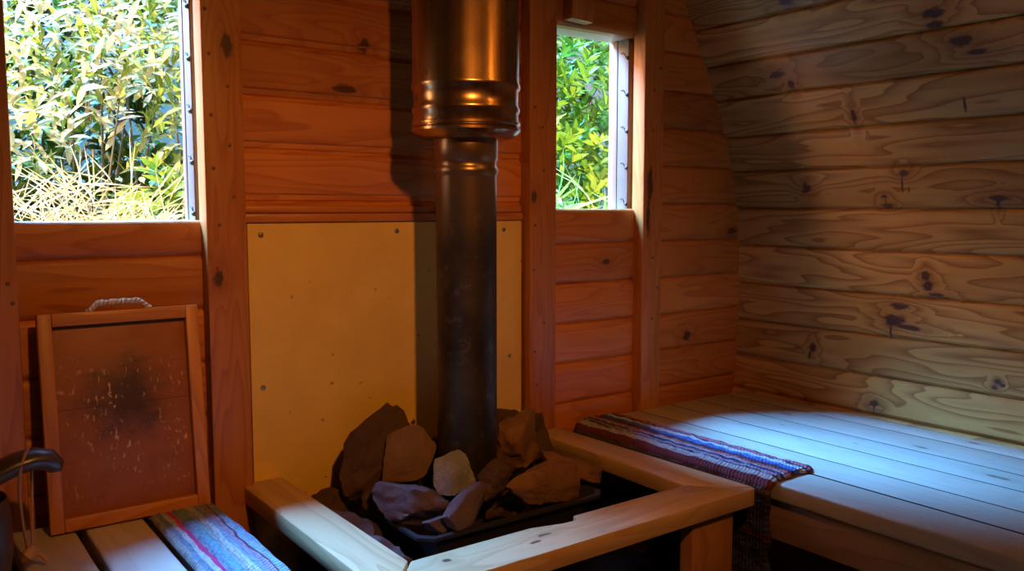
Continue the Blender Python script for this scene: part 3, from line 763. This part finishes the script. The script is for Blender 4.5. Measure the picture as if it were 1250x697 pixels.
def ground_z(y): return -.15 + max(0, y-4.6)*.75
def add_leaf(mb, p, d, nrm, L, W, rnd, bend=.25):
    d = d.normalized(); s = d.cross(nrm)
    if s.length < 1e-4: s = d.cross(V((1, 0, .3)))
    s.normalize(); n = s.cross(d).normalized()
    vs, uvs = [], []
    for (a, w) in ((0, .08), (.3, .85), (.6, 1.), (1., .02)):
        c = p + d*L*a - n*L*bend*a*a
        vs += [c - s*W*w/2 + n*W*.12*w, c, c + s*W*w/2 + n*W*.12*w]
        uvs += [(a, -w), (a, 0), (a, w)]
    fs = []
    for i in range(3):
        for k in range(2): b = i*3+k; fs.append((b, b+1, b+4, b+3))
    mb.add(vs, fs, 'x', rnd, None, uvs)
def shrub(name, label, cat, c, size, n, L, W, mat, seed, style='rosette', group=None, per=8):
    r = random.Random(seed)
    gz = ground_z(c[1]) - .05
    t = thing(name, (c[0], c[1], gz), label, cat, group)
    fo, stm = MB(), MB()
    base = V((c[0], c[1], gz))
    for i in range(n):
        q = V((r.gauss(0, 1), r.gauss(0, 1), r.gauss(0, 1))).normalized() * (r.random()**.45)
        p = V((c[0] + q.x*size[0], c[1] + q.y*size[1], c[2] + q.z*size[2]))
        out = (p - V((c[0], c[1] + .2, c[2] - size[2]*.7))).normalized()
        out = (out + V((r.uniform(-.5, .5), r.uniform(-.7, .3), r.uniform(-.3, .6)))).normalized()
        if i % 30 == 7:
            mid = base.lerp(p, .5) + V((r.uniform(-.1, .1), r.uniform(-.1, .1), .15)); stm.tube([base + V((r.uniform(-.6, .6)*size[0], r.uniform(-.1, .1), 0)), mid, p], [.012, .008, .003], 5)
        if style == 'rosette':
            a0 = r.random()*6.28; tone = r.random()
            for k in range(per):
                w = a0 + k*2.4; side = out.orthogonal().normalized(); sd = (Matrix.Rotation(w, 3, out) @ side)
                d = (sd*(.55 + .5*k/per) + out*(1.05 - .9*k/per)).normalized()
                add_leaf(fo, p + out*(-.008*k), d, out, L*r.uniform(.7, 1.15), W*r.uniform(.8, 1.15), min(1, max(0, tone*.6 + r.random()*.4 + .15*(1-k/per) - .08)), r.uniform(.1, .35))
        elif style == 'shoot':
            d0 = (out + V((0, -.2, .5))).normalized(); q = p.copy(); tone = r.random(); tone = 1.25 if tone > .68 else tone*1.1
            for k in range(per):
                d0 = (d0 + V((r.uniform(-.06, .06), r.uniform(-.06, .06), -.07))).normalized(); q = q + d0*L*.33
                sd = (Matrix.Rotation(k*2.4 + r.random(), 3, d0) @ d0.orthogonal().normalized())
                add_leaf(fo, q, d0*.7 + sd*.8, V((r.uniform(-.4, .4), -.6, .8)), L*r.uniform(.7, 1.2), W*r.uniform(.8, 1.2), min(1, max(0, tone*.7 + r.random()*.35 - .02)), r.uniform(.1, .4))
        else:  # blades
            d0 = V((r.uniform(-1, 1), r.uniform(-.6, .3), r.uniform(-.1, 1.))).normalized()
            add_leaf(fo, p, d0, V((r.uniform(-.5, .5), -1, .4)), L*r.uniform(.6, 1.3), W*r.uniform(.7, 1.4), r.random(), r.uniform(.2, .9))
    fo.build('foliage', mat, t, angle=180); 
    if stm.v: stm.build('stem', M_STEM, t)
    return t
G = 'shrubs growing outside the windows'
# beyond the narrower window
shrub('laurel_shrub', 'broad leaved green shrub filling the narrower window', 'shrub', (3.8, 4.5, 1.8), (1.1, .45, 1.05), 340, .125, .044, M_LAUREL, 1)
shrub('grass_clump', 'light green grass clump low in the narrower window', 'grass', (2.95, 3.5, .85), (.5, .2, .45), 420, .26, .013, M_FERN, 2, 'blade')
shrub('evergreen_shrub', 'dark evergreen shrub behind the broad leaved one', 'shrub', (4.75, 6.15, 2.1), (1.6, .4, 1.7), 420, .16, .058, M_DARKLEAF, 3)
# beyond the wider window
shrub('willow_shrub', 'pale sunlit narrow leaved shrub in the middle of the wider window', 'shrub', (.9, 4.5, 1.72), (.8, .32, .64), 190, .105, .026, M_WILLOW, 4, 'shoot', per=11)
shrub('dry_grass_clump', 'straw coloured dry grass clump low in the wider window', 'grass', (.58, 3.3, .98), (.42, .18, .34), 900, .17, .0052, M_STRAW, 5, 'blade')
shrub('leafy_shrub', 'fresh green leafy shrub at the top of the wider window', 'shrub', (1.1, 5.6, 2.55), (1.0, .25, .7), 230, .125, .034, M_GREENLEAF, 6, 'shoot', per=10)
shrub('leafy_shrub', 'small green shrub in the lower corner of the wider window by the post', 'shrub', (1.06, 3.74, 1.12), (.26, .11, .30), 60, .09, .036, M_GREENLEAF, 7, 'rosette', per=8)
shrub('evergreen_shrub', 'dark evergreen shrub in the shade behind the pale narrow leaved one', 'shrub', (1.0, 6.5, 2.3), (1.7, .4, 1.7), 420, .16, .058, M_DARKLEAF, 8)
shrub('low_shrub', 'low dark green shrub glimpsed between the stems of the pale narrow leaved one', 'shrub', (1.0, 5.14, 1.20), (.95, .12, .48), 170, .12, .045, M_DARKLEAF, 9)

# ------------------------------------------------------------------ light
w = bpy.data.worlds.new('world'); SC.world = w; w.use_nodes = True
nt = w.node_tree; nt.nodes.clear()
bg = nt.nodes.new('ShaderNodeBackground'); ow = nt.nodes.new('ShaderNodeOutputWorld')
tc = nt.nodes.new('ShaderNodeTexCoord'); sp = nt.nodes.new('ShaderNodeSeparateXYZ'); rp = nt.nodes.new('ShaderNodeValToRGB')
nt.links.new(tc.outputs['Generated'], sp.inputs[0]); nt.links.new(sp.outputs[2], rp.inputs[0])
rp.color_ramp.elements[0].position = 0.; rp.color_ramp.elements[0].color = (.75, .85, 1., 1)
rp.color_ramp.elements[1].position = .7; rp.color_ramp.elements[1].color = (.25, .52, 1., 1)
nt.links.new(rp.outputs[0], bg.inputs[0]); bg.inputs[1].default_value = 1.1
nt.links.new(bg.outputs[0], ow.inputs[0])

def sun(name, d, strength, col, ang):
    l = bpy.data.lights.new(name, 'SUN'); l.energy = strength; l.color = col; l.angle = math.radians(ang)
    o = bpy.data.objects.new(name, l); COL.objects.link(o); o.rotation_euler = V(d).to_track_quat('-Z', 'Y').to_euler(); o.location = (1, 0, 6); return o
def lamp(name, loc, power, col, rad):
    l = bpy.data.lights.new(name, 'POINT'); l.energy = power; l.color = col; l.shadow_soft_size = rad
    o = bpy.data.objects.new(name, l); COL.objects.link(o); o.location = loc; return o
sun('sun', (.35, .62, -.75), 14., (1., .86, .62), 1.)
sun('bright_sky', (.27, -.61, -.80), 112.0, (.11, .43, 1.), 36.)
sun('wall_fill_sun', (.72, -.45, -.38), 15., (1., .52, .24), 58.)  # added warm fill aimed through the windows at the right wall
def spot(name, loc, tgt, power, col, rad, ang, blend):
    l = bpy.data.lights.new(name, 'SPOT'); l.energy = power; l.color = col; l.shadow_soft_size = rad
    l.spot_size = math.radians(ang); l.spot_blend = blend
    o = bpy.data.objects.new(name, l); COL.objects.link(o); o.location = loc
    o.rotation_euler = (V(tgt) - V(loc)).to_track_quat('-Z', 'Y').to_euler(); return o
spot('cabin_lamp', (.47, -.15, 2.14), (1.12, 2., .64), 118., (1., .37, .06), .045, 62., 1.)
lamp('corner_lamp', (1.72, .42, 2.22), 6.5, (1., .40, .05), .05)

# ------------------------------------------------------------------ camera
cam = bpy.data.cameras.new('camera'); co = bpy.data.objects.new('camera', cam); COL.objects.link(co)
cam.sensor_width = 36; cam.lens = 36*1047/1250; cam.clip_start = .02
yaw, pit = math.radians(36.5), math.radians(5.13)
co.location = (0, 0, 1.21)
d = V((math.sin(yaw)*math.cos(pit), math.cos(yaw)*math.cos(pit), -math.sin(pit)))
co.rotation_euler = d.to_track_quat('-Z', 'Y').to_euler()
SC.camera = co
SC.view_settings.view_transform = 'Standard'; SC.view_settings.look = 'None'
SC.view_settings.exposure = -.22; SC.view_settings.gamma = 1.; SC.view_settings.use_curve_mapping = False
SC.cycles.use_denoising = True
SC.cycles.max_bounces = 8; SC.cycles.diffuse_bounces = 4; SC.cycles.transparent_max_bounces = 8
SC.cycles.sample_clamp_indirect = 6.
